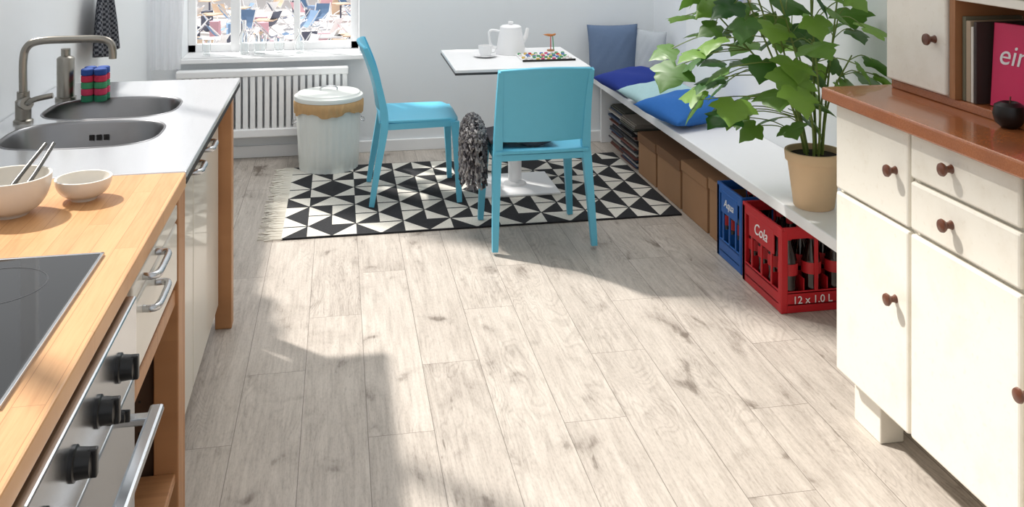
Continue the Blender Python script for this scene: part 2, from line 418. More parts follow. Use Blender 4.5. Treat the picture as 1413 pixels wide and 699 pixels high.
for (y0,y1) in ((2.86,2.97),(3.12,3.23)):
    zz=.825
    tube('handle',smooth_path([(-.445,y0,zz),(-.40,y0+.006,zz),(-.396,(y0+y1)/2,zz),(-.40,y1-.006,zz),(-.445,y1,zz)],5),.009,M_steel,su,8)
box('leg_far',-.46,FX-.004,3.70,3.765,0,.86,M_beechv,su,.003)
box('leg_far_back',-1.06,-1.0,3.70,3.765,0,.86,M_beechv,su,.003)
box('leg_near',-.46,FX-.004,2.587,2.60,0,.86,M_beechv,su,.001)
box('end_panel',-1.05,-.47,3.68,3.70,.1,.86,M_beechv,su,.002)
box('carcass_floor',-1.05,-.47,2.61,3.68,.1,.12,M_beechv,su,.002)
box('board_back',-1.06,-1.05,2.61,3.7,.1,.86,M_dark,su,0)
# faucet
fg=group('kitchen_faucet',(-1.0,3.27,.9))
fx,fy=-1.0,3.27
lathe('base',[(0,0),(.03,0),(.03,.008),(.024,.012),(.024,.07),(.019,.075),(.019,.1),(0,.1)],fx,fy,M_nickel,fg,32,cz=.902)
tube('spout',smooth_path([(fx,fy,1.0),(fx,fy,1.10),(fx+.012,fy,1.145),(fx+.05,fy,1.163),(fx+.15,fy,1.166),(fx+.235,fy,1.164),(fx+.265,fy,1.15),(fx+.272,fy,1.125),(fx+.272,fy,1.10)],6),.0125,M_nickel,fg,16)
tube('cartridge',[(fx-.0,fy,.965),(fx+.03,fy-.06,.975)],.02,M_nickel,fg,16)
tube('lever',smooth_path([(fx+.03,fy-.06,.975),(fx+.06,fy-.075,.99),(fx+.11,fy-.075,1.0)],4),[.009]*9,M_nickel,fg,10)
sp=group('spray_holder',(-.965,3.62,.9))
lathe('cylinder',[(0,0),(.036,0),(.036,.012),(.03,.014),(.03,.15),(.026,.155),(.016,.16),(.016,.185),(0,.187)],-.965,3.62,M_nickel,sp,28,cz=.902)
# sponge tower
sg=group('scrubber_stack',(-.86,3.60,.9))
cols=[C(40,130,95),C(215,60,100),C(70,160,110),C(215,50,85),C(40,80,160)]
for k,c in enumerate(cols):
    m=simple('scrub_%d'%k,c,.8,var=.2,scale=90,bump=.5)
    for q,(dx,dy) in enumerate(((-.022,-.02),(.022,-.02),(-.022,.025),(.022,.025))):
        lathe('roll_%d_%d'%(k,q),[(0,0),(.019,0),(.022,.003),(.022,.020),(.019,.023),(0,.023)],-.86+dx,3.60+dy,m,sg,14,cz=.902+k*.0235)
# bowls
def bowl(name,x,y,r,h,mat,z=.9):
    g=group(name,(x,y,z))
    pr=[(0,0),(r*.45,0),(r*.47,.006),(r*.5,.008)]
    for k in range(1,9):
        t=k/8; pr.append((r*(.5+.5*math.sin(t*math.pi/2)),.008+(h-.008)*(1-math.cos(t*math.pi/2))*.85+(h-.008)*.15*t))
    pr.append((r-.003,h+.001))
    for k in range(8,-1,-1):
        t=k/8; pr.append(((r-.006)*(.5+.5*math.sin(t*math.pi/2))*(1 if k else .9),.014+(h-.014)*((1-math.cos(t*math.pi/2))*.85+.15*t)))
    pr.append((0,.013))
    lathe('shell',pr,x,y,mat,g,48,cz=z); return g
bg=bowl('mixing_bowl',-.735,2.31,.088,.088,M_ceram)
bowl('small_bowl',-.60,2.40,.064,.052,M_ceram)
M_sil=simple('dull_steel',C(120,118,115),.3,1.0)
for dx in (0,.03):
    tube('tongs_arm',smooth_path([(-.745+dx,2.25,.93),(-.72+dx,2.33,.98),(-.69+dx*.6,2.42,1.03)],5),[.006]*5+[.005]*6,M_sil,bg,8)
# dish towel
mt=NT('towel_check'); x,y,z=mt.xyz()
ck=mt.math('ADD',mt.math('FLOOR',mt.math('MULTIPLY',y,90.0)),mt.math('FLOOR',mt.math('MULTIPLY',z,90.0)))
ck=mt.math('PINGPONG',ck,1.0)
mt.put(mt.b.inputs['Base Color'],mt.mix(ck,C(28,32,42),C(105,108,115))); mt.b.inputs['Roughness'].default_value=.95
dt=group('dish_towel',(-1.06,4.45,1.29))
grid('cloth',40,24,lambda u,v:(WX+.06+.03*math.sin(u*17+v)*(1-v*.6)+.01,4.20+.40*(.5+(u-.5)*(1-.6*v*v)),.97+.32*v-.03*math.sin(u*3.1)),mt.m,dt,.004)
tube('hook',smooth_path([(WX,4.40,1.27),(WX+.04,4.40,1.26),(WX+.055,4.40,1.28)],4),.005,M_steel,dt,8)
# glass jars on window sill
MG=glass('clear_glass',(.96,.98,.98,1))
for k,(xx,yy,r,h) in enumerate(((-.83,6.27,.028,.10),(-.60,6.3,.032,.22),(-.50,6.27,.045,.13),(-.38,6.28,.035,.11),(-.25,6.29,.03,.16))):
    g=group('glass_bottle' if h>.15 else 'drinking_glass',(xx,yy,.64))
    if h>.15: pr=[(0,0),(r,0),(r,h*.55),(r*.4,h*.75),(r*.4,h),(r*.3,h),(r*.3,h*.76),(r*.9,h*.54),(r*.9,.006),(0,.006)]
    else: pr=[(0,0),(r*.8,0),(r,h),(r*.94,h),(r*.74,.008),(0,.008)]
    lathe('body',pr,xx,yy,MG,g,24,cz=.6405)

# ---------------------------------------------------------------- bin
bn=group('waste_bin',(-.06,5.86,.0095))
bx,by=-.06,5.865
ZB=.0095
def rib(a,k): return 1+ (.012*math.cos(a*30) if 2<=k<=6 else 0)
lathe('ribbed_body',[(0,.004),(.17,.004),(.176,0),(.176,.03),(.178,.034),(.182,.12),(.188,.25),(.192,.35),(.193,.37),(.197,.375),(.197,.41),(.19,.41),(.17,.02),(0,.02)],bx,by,M_bin,bn,180,40,cz=ZB,rfun=rib)
V=[];F=[];sg_=140
for i in range(sg_):
    a=2*math.pi*i/sg_
    w=.012*math.sin(a*5)+.005*math.sin(a*13+2)
    q=.35*math.sin(a*31)*.006
    V+= [(bx+.200*math.cos(a),by+.2*math.sin(a),.428),(bx+(.209+q)*math.cos(a),by+(.209+q)*math.sin(a),.412),(bx+(.207+q*2)*math.cos(a),by+(.207+q*2)*math.sin(a),.38),(bx+(.205+q*2)*math.cos(a),by+(.205+q*2)*math.sin(a),.355+w)]
for i in range(sg_):
    j=(i+1)%sg_
    for k in range(3): F.append((i*4+k,j*4+k,j*4+k+1,i*4+k+1))
mk('paper_liner',V,F,M_paper,bn,True,60)
lathe('lid',[(.205,.415),(.207,.43),(.205,.44),(.19,.447),(.186,.455),(.12,.462),(0,.466)],bx,by,M_bin,bn,64,cz=ZB)
tube('lid_handle',smooth_path([(bx-.05,by,.47),(bx-.045,by,.492),(bx,by,.50),(bx+.045,by,.492),(bx+.05,by,.47)],5),.005,M_steel,bn,8)
for s in (-1,1):
    tube('side_handle',smooth_path([(bx+s*.19,by-.05,.30),(bx+s*.212,by-.045,.29),(bx+s*.212,by+.045,.29),(bx+s*.19,by+.05,.30)],5),.004,M_steel,bn,8)

# ---------------------------------------------------------------- rug
RX0,RX1,RY0,RY1=-.27,1.745,4.63,5.87
mr=NT('geometric_rug'); x,y,z=mr.xyz()
cw,ch=2.015/17.0,1.24/8.0
a=mr.math('DIVIDE',mr.math('SUBTRACT',x,RX0),cw); b=mr.math('DIVIDE',mr.math('SUBTRACT',y,RY0),ch)
i=mr.math('FLOOR',a); j=mr.math('FLOOR',b); u=mr.math('FRACT',a); v=mr.math('FRACT',b)
par=mr.math('PINGPONG',mr.math('ADD',i,j),1.0)
d1=mr.math('GREATER_THAN',u,v); d2=mr.math('GREATER_THAN',mr.math('ADD',u,v),1.0)
tri=mr.math('ADD',mr.math('MULTIPLY',d1,mr.math('SUBTRACT',1.0,par)),mr.math('MULTIPLY',d2,par))
rnd=mr.white(mr.comb(mr.math('FLOOR',mr.math('DIVIDE',i,2.0)),j,1.0)); flip=mr.math('GREATER_THAN',rnd,.72)
tri=mr.math('ABSOLUTE',mr.math('SUBTRACT',tri,flip))
ln=mr.math('LESS_THAN',mr.math('MINIMUM',v,mr.math('SUBTRACT',1.0,v)),.045)
tri=mr.math('MAXIMUM',tri,ln)
ns=mr.noise(scale=160,detail=2)
wc=mr.mix(ns,C(194,190,180),C(232,228,218)); bc=mr.mix(ns,C(14,15,18),C(44,44,48))
mr.put(mr.b.inputs['Base Color'],mr.mix(tri,wc,bc)); mr.b.inputs['Roughness'].default_value=.95
mr.bump(mr.noise(scale=250),.4,.003)
rg=group('patterned_rug',(.75,5.26,0))
box('weave',RX0,RX1,RY0,RY1,.0005,.009,mr.m,rg,.002)
geos=[]
for k in range(130):
    yy=RY0+ (RY1-RY0)*k/129; L=random.uniform(.07,.12)
    geos.append(tube_geo([(RX0+.004,yy,.006),(RX0-L*.5,yy+random.uniform(-.008,.008),.007),(RX0-L,yy+random.uniform(-.02,.02),.004)],.0026,5))
multi('fringe',geos,simple('fringe_cotton',C(225,220,208),.95),rg)

# ---------------------------------------------------------------- chairs
def chair(x,y,rot):
    g=group('dining_chair',(x,y,0)); CUR.append(Matrix.Translation((x,y,0))@Matrix.Rotation(rot,4,'Z'))
    W=.205
    def by_(z):
        t=(z-.44)/.41; return -.175-.02*t-.085*t*t
    z0,z1=.50,.85
    def fb(u,v):
        z=z0+(z1-z0)*v+ .012*math.sin(u*math.pi)*(1 if v>.5 else 0)*v; xx=(u-.5)*2
        ww=W+.008+.004*v
        return (xx*ww, by_(z)-.028*(1-xx*xx), z)
    grid('backrest',22,18,fb,M_blue,g,.017)
    for s in (-1,1):
        path=[(s*(W+.03),-.245,.0125),(s*(W+.022),-.215,.2),(s*(W+.012),-.18,.40),(s*(W+.006),-.177,.47),(s*(W+.006),by_(.55),.55),(s*(W+.006),by_(.7),.7),(s*(W+.008),by_(.845),.845)]
        tube('rear_leg',smooth_path(path,4),[.013+.007*min(1,i/8) if i<14 else .02-.0008*(i-14) for i in range(25)],M_blue,g,sq=True)
        pathf=[(s*(W+.028),.222,.0115),(s*(W+.016),.212,.24),(s*(W+.004),.20,.44)]
        tube('front_leg',smooth_path(pathf,4),[.013+.009*i/8 for i in range(9)],M_blue,g,sq=True)
        tube('side_rail',[(s*(W+.006),-.18,.425),(s*(W+.002),.2,.432)],.016,M_blue,g,sq=True)
    tube('rear_rail',[(-W,-.18,.425),(W,-.18,.425)],.014,M_blue,g,sq=True)
    tube('front_rail',[(-W,.2,.425),(W,.2,.425)],.014,M_blue,g,sq=True)
    def fs(u,v):
        xx=(u-.5)*2; yy=(v-.5)*2
        X=xx*(W+.018)*(1-.03*max(0,yy)**4); Y=yy*.215+.01
        if yy>.6: Y-= .03*abs(xx)**6*(yy-.6)/.4
        z=.452-.010*(1-xx*xx)*(1-yy*yy)+ (-.018*max(0,(yy-.75)/.25)**2)
        return (X,Y,z)
    grid('seat',26,26,fs,M_blue,g,.018)
    CUR.pop(); return g
chair(.94,4.51,0)
chair(.415,5.26,math.radians(-90))

# yarn throw on front chair
tw=group('knitted_throw',(.70,4.55,.3))
ms=[simple('yarn_light',C(160,158,158),.95,var=.2),simple('yarn_dark',C(66,64,70),.95,var=.2),simple('yarn_mid',C(112,110,114),.95,var=.2)]
geos=[];fm=[]
random.seed(3)
c0=Vector((.64,4.53,.465))
for k in range(420):
    th=random.uniform(0,2*math.pi); ph=random.uniform(.05,2.3)
    R=Vector((.058,.15,.115)); pts=[]
    ja=random.uniform(0,6.28)
    for q in range(7):
        p=ph+q*.09; rr=1+.10*math.sin(ja+q*1.7)
        t2=th+.10*math.sin(ja*2+q*1.3)
        pz=math.cos(p); pr=math.sin(min(p,1.6))
        pts.append(c0+Vector((R.x*pr*math.cos(t2)*rr,R.y*pr*math.sin(t2)*rr,R.z*pz*rr-(max(0,p-1.6))*.075)))
    geos.append(tube_geo(pts,random.uniform(.004,.0075),5)); fm.append(random.choice([0,0,1,2]))
multi('yarn',geos,ms,tw,True,fm)
lathe('folded_core',[(0,.10),(.03,.09),(.045,.05),(.05,0),(.045,-.10),(.03,-.15),(0,-.16)],c0.x,c0.y,ms[1],tw,20,cz=c0.z)
grid('fold_on_seat',14,14,lambda u,v:(.70+.32*u,4.36+.25*v,.478+.02*math.sin(u*7)*math.sin(v*6+1)+.012),ms[1],tw,.02)

# ---------------------------------------------------------------- table
tb=group('bistro_table',(.965,5.25,0))
box('top',.60,1.33,4.90,5.60,.722,.74,M_white,tb,.003)
box('edge_band',.598,1.332,4.898,5.602,.712,.724,simple('dark_edge',C(60,58,60),.4),tb,.002)
box('under_plate',.83,1.10,5.12,5.38,.695,.712,M_dark,tb,.003)
tube('column',[(.985,5.27,.016),(.985,5.27,.70)],.038,M_white,tb,28)
box('base_plate',.765,1.205,5.06,5.48,.0095,.022,M_white,tb,.004)
lathe('collar',[(0,.022),(.065,.022),(.06,.034),(.04,.04),(0,.04)],.985,5.27,M_white,tb,32)
# coffee pot
cp=group('coffee_pot',(.985,5.40,.74))
cx,cy=.985,5.40
lathe('body',[(0,0),(.082,0),(.084,.006),(.080,.05),(.066,.13),(.062,.150),(.058,.150),(.064,.12),(0,.12)],cx,cy,M_white,cp,40,cz=.7405)
lathe('lid',[(.063,.148),(.062,.156),(.05,.164),(.012,.167),(.010,.172),(.016,.178),(.014,.186),(0,.188)],cx,cy,M_white,cp,32,cz=.7405)
tube('handle',smooth_path([(cx-.062,cy,.87),(cx-.105,cy,.878),(cx-.125,cy,.87),(cx-.126,cy,.84),(cx-.115,cy,.79),(cx-.08,cy,.775)],5),.0075,M_white,cp,10)
tube('spout',smooth_path([(cx+.06,cy,.80),(cx+.088,cy,.835),(cx+.10,cy,.885)],5),[.018-.0009*i for i in range(11)],M_white,cp,12)
cu=group('coffee_cup',(.82,5.30,.74))
ux0=.82
lathe('saucer',[(0,0),(.035,0),(.068,.011),(.066,.013),(.034,.004),(0,.004)],ux0,5.30,M_white,cu,36,cz=.7405)
lathe('cup',[(0,0),(.024,0),(.036,.02),(.040,.06),(.038,.06),(.033,.02),(.02,.005),(0,.005)],ux0,5.30,M_white,cu,32,cz=.746)
tube('ear',smooth_path([(ux0+.037,5.30,.79),(ux0+.055,5.30,.79),(ux0+.058,5.30,.77),(ux0+.032,5.30,.762)],4),.004,M_white,cu,8)
ts=group('snack_tray',(1.12,5.2,.74))
box('tray',1.0,1.29,5.09,5.33,.7405,.748,M_white,ts,.003)
box('tray_rim',.995,1.295,5.085,5.09,.7405,.752,M_dark,ts,.001)
tcol=[simple('t%d'%k,c,.5) for k,c in enumerate([C(215,90,130),C(90,160,110),C(100,130,185),C(225,190,100),C(200,70,70),C(240,240,240),C(230,225,220)])]
random.seed(5)
for r in range(5):
    for c in range(9):
        xx=1.018+c*.031+random.uniform(-.005,.005); yy=5.11+r*.047+random.uniform(-.008,.008)
        lathe('treat_%d_%d'%(r,c),[(0,0),(.009,0),(.011,.004),(.009,.010),(0,.011)],xx,yy,random.choice(tcol),ts,10,cz=.748)
wf=group('wooden_bird_figure',(1.22,5.45,.74))
fx0,fy0_=1.235,5.45
lathe('stand',[(0,0),(.022,0),(.022,.008),(0,.008)],fx0,fy0_,M_woodin,wf,20,cz=.7405)
tube('stick',[(fx0,fy0_,.748),(fx0,fy0_,.83)],.003,tcol[4],wf,8)
tube('stick_b',[(fx0+.018,fy0_,.748),(fx0+.012,fy0_,.83)],.003,tcol[1],wf,8)
tube('bird',smooth_path([(fx0-.045,fy0_,.838),(fx0-.02,fy0_,.836),(fx0+.005,fy0_,.833),(fx0+.022,fy0_,.837),(fx0+.032,fy0_,.840)],3),[.001,.003,.005,.007,.008,.008,.008,.007,.006,.007,.006,.004,.001],simple('bird_wood',C(190,120,60),.5),wf,10)

# ---------------------------------------------------------------- bench
bc=group('wall_bench',(1.88,4.5,0)); BF=1.685; BYN=2.752
box('seat_near',BF,RX-.002,BYN,5.45,.405,.45,M_white,bc,.004)
box('seat_far',BF,RX+.048,5.45,BY-.002,.405,.45,M_white,bc,.004)
box('support_far',BF+.06,2.1,BY-.045,BY-.02,0,.405,M_white,bc,.002)
box('support_near',BF+.06,RX-.003,BYN+.005,BYN+.03,0,.405,M_white,bc,.002)
box('wall_cleat',RX-.03,RX-.003,BYN+.03,5.44,.36,.405,M_white,bc,.002)

def cushion(name,w,h,t,M,mat):
    n=24; V=[];F=[]
    g=group(name,M.to_translation()); CUR.append(M)
    for s in (1,-1):
        base=len(V)
        for i in range(n):
            for j in range(n):
                u=-1+2*i/(n-1); v=-1+2*j/(n-1)
                X=w/2*u*(1-.05*(1-v*v)); Y=h/2*v*(1-.05*(1-u*u))
                Z=s*t/2*((1-abs(u)**2.6)*(1-abs(v)**2.6))**.55
                Z*=1+.08*math.sin(u*5+v*3+w*40)+.03*math.sin(u*13-v*9)
                V.append((X,Y,Z))
        for i in range(n-1):
            for j in range(n-1):
                q=(base+i*n+j,base+(i+1)*n+j,base+(i+1)*n+j+1,base+i*n+j+1); F.append(q if s>0 else q[::-1])
    o=mk('cover',V,F,mat,g,True,180)
    bm=bmesh.new(); bm.from_mesh(o.data); bmesh.ops.remove_doubles(bm,verts=bm.verts,dist=1e-5); bm.to_mesh(o.data); bm.free()
    zmin=min(v.co.z for v in o.data.vertices); xmax=max(v.co.x for v in o.data.vertices)
    lim=RX-.006
    o.data.transform(Matrix.Translation((min(0,lim-xmax),0,.4505-zmin)))
    CUR.pop(); return g
def Mx(x,y,z,rx=0,ry=0,rz=0): return Matrix.Translation((x,y,z))@Euler((math.radians(rx),math.radians(ry),math.radians(rz)),'XYZ').to_matrix().to_4x4()
fab=lambda n,c:simple(n,c,.9,var=.06,scale=60,bump=.3)
cushion('throw_pillow',.35,.36,.11,Mx(1.81,6.085,.64,78,0,-3),fab('pillow_slate',C(102,122,152)))
cushion('throw_pillow',.26,.34,.09,Mx(2.03,5.88,.62,84,0,-62),fab('pillow_grey',C(184,190,196)))
cushion('throw_pillow',.44,.34,.12,Mx(1.83,5.60,.52,7,-3,18),fab('pillow_navy',C(24,50,138)))
cushion('throw_pillow',.40,.34,.11,Mx(1.83,5.20,.52,5,-3,12),fab('pillow_mint',C(172,206,210)))
cushion('throw_pillow',.42,.38,.13,Mx(1.825,4.76,.52,6,-4,18),fab('pillow_blue',C(38,104,180)))

# boxes under bench
def cbox(y0,y1,h,x0=1.77):
    g=group('cardboard_box',(x0+.14,(y0+y1)/2,0))
    box('body',x0,2.05,y0+.004,y1-.004,0.0005,h-.05,M_card,g,.003)
    box('lid',x0-.006,2.056,y0,y1,h-.055,h,M_cardD if h<.26 else M_card,g,.004)
cbox(5.11,5.43,.245); cbox(4.72,5.09,.255); cbox(4.35,4.70,.27); cbox(4.14,4.33,.285)
mg=group('magazine_stack',(1.9,5.77,0)); random.seed(11); zz=.0005
mm=[simple('mag%d'%k,c,.6) for k,c in enumerate([C(60,60,66),C(150,140,130),C(200,195,190),C(110,60,50),C(50,70,100),C(90,90,80),C(30,30,32)])]
while zz<.26:
    t=random.uniform(.006,.014); dx=random.uniform(-.015,.015); dy=random.uniform(-.02,.02)
    box('magazine',1.77+dx,2.0+dx,5.49+dy,5.78+dy,zz,zz+t-.0005,random.choice(mm),mg,.001)
    box('magazine',1.80+dx,2.03+dx,5.83+dy*.5,6.12+dy*.5,zz,zz+t-.0005,random.choice(mm),mg,.001); zz+=t

# crates
def crate(name,x0,y0,lx,ly,h,mat,lab,lsz):
    g=group(name,(x0+lx/2,y0+ly/2,0)); x1=x0+lx; y1=y0+ly; t=.008
    box('bottom',x0+.004,x1-.004,y0+.004,y1-.004,.0005,.012,mat,g,.002)
    def band(z0,z1,th=t):
        box('band',x0,x0+th,y0,y1,z0,z1,mat,g,.003); box('band',x1-th,x1,y0,y1,z0,z1,mat,g,.003)
        box('band',x0+th,x1-th,y0,y0+th,z0,z1,mat,g,.003); box('band',x0+th,x1-th,y1-th,y1,z0,z1,mat,g,.003)
    band(.0005,.085); band(h-.045,h-.025); band(h-.03,h,.013)
    for z in (.03,.075): band(z,z+.006,.002)
    w=.028
    for (a,b) in ((x0,y0),(x1-w,y0),(x0,y1-w),(x1-w,y1-w)):
        box('corner',a-.001,a+w+.001,b-.001,b+.010 if b==y0 else b+w+.001,.0,h-.01,mat,g,.004)
        box('corner_b',a-.001 if a==x0 else a+w-.010,a+.010 if a==x0 else a+w+.001,b,b+w,.0,h-.01,mat,g,.004)
    for f in (.25,.5,.75):
        for xx in (x0,x1-t): box('rib',xx,xx+t,y0+ly*f-.006,y0+ly*f+.006,.08,h-.03,mat,g,.002)
    for f in (.5,):
        for yy in (y0,y1-t): box('rib',x0+lx*f-.008,x0+lx*f+.008,yy,yy+t,.08,h-.03,mat,g,.002)
    box('logo_panel',x0-.001,x0+.006,y0+ly*.18,y0+ly*.82,h-.125,h-.028,mat,g,.003)
    for f in (1/3,2/3): box('divider',x0+lx*f-.002,x0+lx*f+.002,y0+t,y1-t,.012,.13,mat,g,0)
    for f in (.25,.5,.75): box('divider_b',x0+t,x1-t,y0+ly*f-.002,y0+ly*f+.002,.012,.13,mat,g,0)
    for i in range(3):
        for j in range(4):
            cx=x0+lx*(i+.5)/3; cy=y0+ly*(j+.5)/4
            r=min(.038,ly/8-.003)/.038
            lathe('bottle',[(0,0),(.036*r,0),(.038*r,.01),(.038*r,.07),(.034*r,.10),(.038*r,.13),(.038*r,.17),(.03*r,.21),(.015,.25),(.0135,.275),(0,.275)],cx,cy,M_cola,g,20,cz=.013)
            lathe('bottle_label',[(.0385*r,.13),(.0392*r,.135),(.0392*r,.17),(.0385*r,.175)],cx,cy,M_label,g,20,cz=.013)
            lathe('bottle_cap',[(.0155,.262),(.016,.283),(.014,.286),(0,.287)],cx,cy,M_label,g,16,cz=.013)
    Rm=Matrix(((0,0,-1,0),(-1,0,0,0),(0,1,0,0),(0,0,0,1)))
    text('side_print',lab,lsz,Matrix.Translation((x0-.0025,y0+ly/2,h-.077))@Rm,M_whitep,g,shear=.25)
    Rf=Matrix(((1,0,0,0),(0,0,-1,0),(0,1,0,0),(0,0,0,1)))
    text('front_print','12 x 1.0 L',.042,Matrix.Translation((x0+lx*.44,y0-.003,.05))@Rf,M_whitep,g)
    return g
crate('bottle_crate',1.705,3.44,.30,.36,.335,M_redcrate,'Cola',.065)
crate('bottle_crate',1.715,3.83,.30,.27,.335,M_bluecrate,'Aqua',.05)

# ---------------------------------------------------------------- plant
pl=group('potted_plant',(1.79,3.34,.45)); px_,py_=1.79,3.34
lathe('flower_pot',[(0,0),(.072,0),(.076,.006),(.098,.17),(.098,.175),(.107,.178),(.110,.21),(.108,.215),(.100,.215),(.096,.19),(0,.188)],px_,py_,M_pot,pl,56,cz=.4505)
lathe('soil',[(0,.198),(.05,.2),(.098,.193)],px_,py_,M_soil,pl,32,cz=.4505)
ml=NT('leaf_green'); f=ml.noise(scale=9,detail=3); oi=ml.n.new('ShaderNodeNewGeometry')
r=oi.outputs['Random Per Island']
c1=ml.mix(r,C(42,92,38),C(138,178,72)); ml.put(ml.b.inputs['Base Color'],ml.mix(ml.math('MULTIPLY',f,.3),c1,C(34,76,34)))
ml.b.inputs['Roughness'].default_value=.42
tl=ml.n.new('ShaderNodeBsdfTranslucent'); ml.l.new(c1,tl.inputs[0]); mx=ml.n.new('ShaderNodeMixShader'); mx.inputs[0].default_value=.35
ml.l.new(ml.b.outputs[0],mx.inputs[1]); ml.l.new(tl.outputs[0],mx.inputs[2]); ml.l.new(mx.outputs[0],ml.n['Material Output'].inputs[0])
def leafgeo(M,s):
    half=[(0,-.05),(.16,-.24),(.40,-.26),(.58,-.14),(.66,.0),(.84,.10),(.96,.30),(.78,.40),(.58,.44),(.56,.62),(.40,.76),(.22,.90),(0,1.15)]
    mids=[(0,-.02),(0,.03),(0,.08),(0,.13),(0,.19),(0,.26),(0,.34),(0,.42),(0,.50),(0,.62),(0,.74),(0,.92),(0,1.15)]
    def zf(x,y): return -.24*(abs(x))**1.7+.10*abs(x)-.20*y*y+.025*math.sin(abs(x)*14+y*7)
    N=len(half); F=[]
    V=[M@(Vector((0,m[1],zf(0,m[1])))*s) for m in mids]
    for sd in (1,-1):
        ids=[]
        for h,m in zip(half,mids):
            row=[]
            for t in (.5,1):
                xx=sd*(h[0]*t); yy=m[1]*(1-t)+h[1]*t
                row.append(len(V)); V.append(M@(Vector((xx,yy,zf(xx,yy)))*s))
            ids.append(row)
        for i in range(N-1):
            q=(i,ids[i][0],ids[i+1][0],i+1); F.append(q if sd>0 else q[::-1])
            q=(ids[i][0],ids[i][1],ids[i+1][1],ids[i+1][0]); F.append(q if sd>0 else q[::-1])
    return V,F
random.seed(34)
stems=[];leaves=[]
cxp=px_-.12
branches=[]
for k in range(10):
    a=k*2.4; top=Vector((cxp+.34*math.cos(a)*random.uniform(.4,1),py_+.24*math.sin(a)*random.uniform(.4,1),random.uniform(1.0,1.55)))
    top.x=min(top.x,RX-.12)
    p=smooth_path([(px_+.03*math.cos(a),py_+.03*math.sin(a),.64),(px_-.02+.07*math.cos(a),py_+.07*math.sin(a),.85),tuple(top)],6)
    branches.append(p); stems.append(tube_geo(p,[.006-.00025*i for i in range(len(p))],6))
stems.append(tube_geo([(px_+.01,py_,.63),(px_-.01,py_+.02,1.5)],.005,6))
cnt=0; placed=[]; tries=0
while cnt<120 and tries<20000:
    tries+=1
    z=random.uniform(.74,1.55); a=random.uniform(0,2*math.pi)
    # narrow above the pot, widest around z=1.0-1.3
    R=.10+.36*min(1,max(0,(z-.66)/.30)); rr=math.sqrt(random.uniform(.04,1))
    P=Vector((cxp+R*rr*math.cos(a),py_+.04+R*.78*rr*math.sin(a),z))
    s=random.uniform(.065,.112)
    if P.x>RX-.06 or P.y<2.86: continue
    if any((P-q).length<.070 for q in placed): continue
    nd=min([n_ for b_ in branches for n_ in b_],key=lambda n_:(n_-P).length+abs(n_.z-(P.z-.04))*.5)
    out=(P-Vector((cxp,py_,P.z))); out.z=0
    if out.length<.01: out=Vector((1,0,0))
    out.normalize(); yaw=math.atan2(out.y,out.x)-math.pi/2+random.uniform(-.7,.7)
    pitch=random.uniform(-.95,-.1); roll=random.uniform(-.45,.45)
    M=Matrix.Translation(P)@Matrix.Rotation(yaw,4,'Z')@Matrix.Rotation(pitch,4,'X')@Matrix.Rotation(roll,4,'Y')
    lg=leafgeo(M,s)
    if max(v.x for v in lg[0])>RX-.008 or min(v.y for v in lg[0])<2.76: continue
    if min(v.z for v in lg[0])<.685: continue
    placed.append(P); leaves.append(lg); cnt+=1
    mid=(nd+P)/2+Vector((0,0,.02))
    stems.append(tube_geo(smooth_path([tuple(nd),tuple(mid),tuple(P)],4),.0022,5))
multi('leaves',leaves,ml.m,pl,True,None,180)
multi('stems',stems,simple('stem_green',C(110,130,60),.6),pl)

# ---------------------------------------------------------------- right buffet
bf=group('kitchen_buffet',(1.8,1.9,0))
FXc=1.535; YF=2.72; YN=1.02
box('carcass',FXc+.015,RX-.004,YN,YF,.15,.99,M_cream,bf,.003)
box('toe_board',1.80,RX-.01,YN+.05,YF-.20,.0,.15,M_cream,bf,.002)
box('foot_far',1.583,1.66,2.555,2.70,0,.15,M_cream,bf,.004)
box('foot_far_back',1.98,2.05,2.555,2.70,0,.15,M_cream,bf,.004)
box('foot_near',1.583,1.66,YN,YN+.12,0,.15,M_cream,bf,.004)
def front(y0,y1,z0,z1): box('front_panel',FXc-.006,FXc+.016,y0,y1,z0,z1,M_cream,bf,.007)
def knob(y,z,x=FXc-.006):
    CUR.append(Matrix.Translation((x,y,z))@Matrix.Rotation(math.radians(-90),4,'Y'))
    lathe('knob',[(0,0),(.012,0),(.009,.006),(.008,.014),(.014,.02),(.0175,.026),(.016,.031),(.008,.034),(0,.0345)],0,0,M_knob,bf,24)
    CUR.pop()
front(2.335,2.715,.72,.985); front(2.335,2.715,.155,.71)
knob(2.394,.862); knob(2.394,.503)
for (a,b) in ((1.905,2.325),(1.475,1.895),(1.03,1.465)):
    front(a,b,.862,.985); front(a,b,.722,.852); front(a,b,.155,.71)
    knob((a+b)/2+.035,.932); knob((a+b)/2+.035,.79)
    knob(a-.028 if a==1.905 else a+.04,.50)
box('countertop',1.495,RX-.003,YN-.03,YF+.025,.99,1.03,M_linol,bf,.006)
# upper cabinet
U=group('upper_cabinet',(1.9,2.0,1.03)); ux=1.70
box('plinth',ux+.01,RX-.003,1.0,2.70,1.0305,1.055,M_linol,U,.003)
box('side_far',ux+.012,RX-.003,2.68,2.70,1.055,1.95,M_cream,U,.003)
box('small_cabinet',ux+.012,RX-.003,2.40,2.68,1.055,1.95,M_cream,U,.002)
box('door',ux-.008,ux+.013,2.405,2.70,1.06,1.60,M_cream,U,.006)
box('niche_side',ux,RX-.003,2.375,2.40,1.055,1.95,M_woodin,U,.002)
box('niche_back',RX-.02,RX-.003,1.0,2.375,1.055,1.95,M_woodin,U,0)
box('niche_top',ux,RX-.02,1.0,2.375,1.335,1.36,M_cream,U,.003)
box('niche_side_near',ux,RX-.003,.98,1.0,1.055,1.95,M_woodin,U,.002)
box('upper_doors',ux-.008,ux+.013,1.0,2.37,1.365,1.95,M_cream,U,.006)
box('upper_body',ux+.013,RX-.02,1.0,2.375,1.36,1.95,M_cream,U,0)
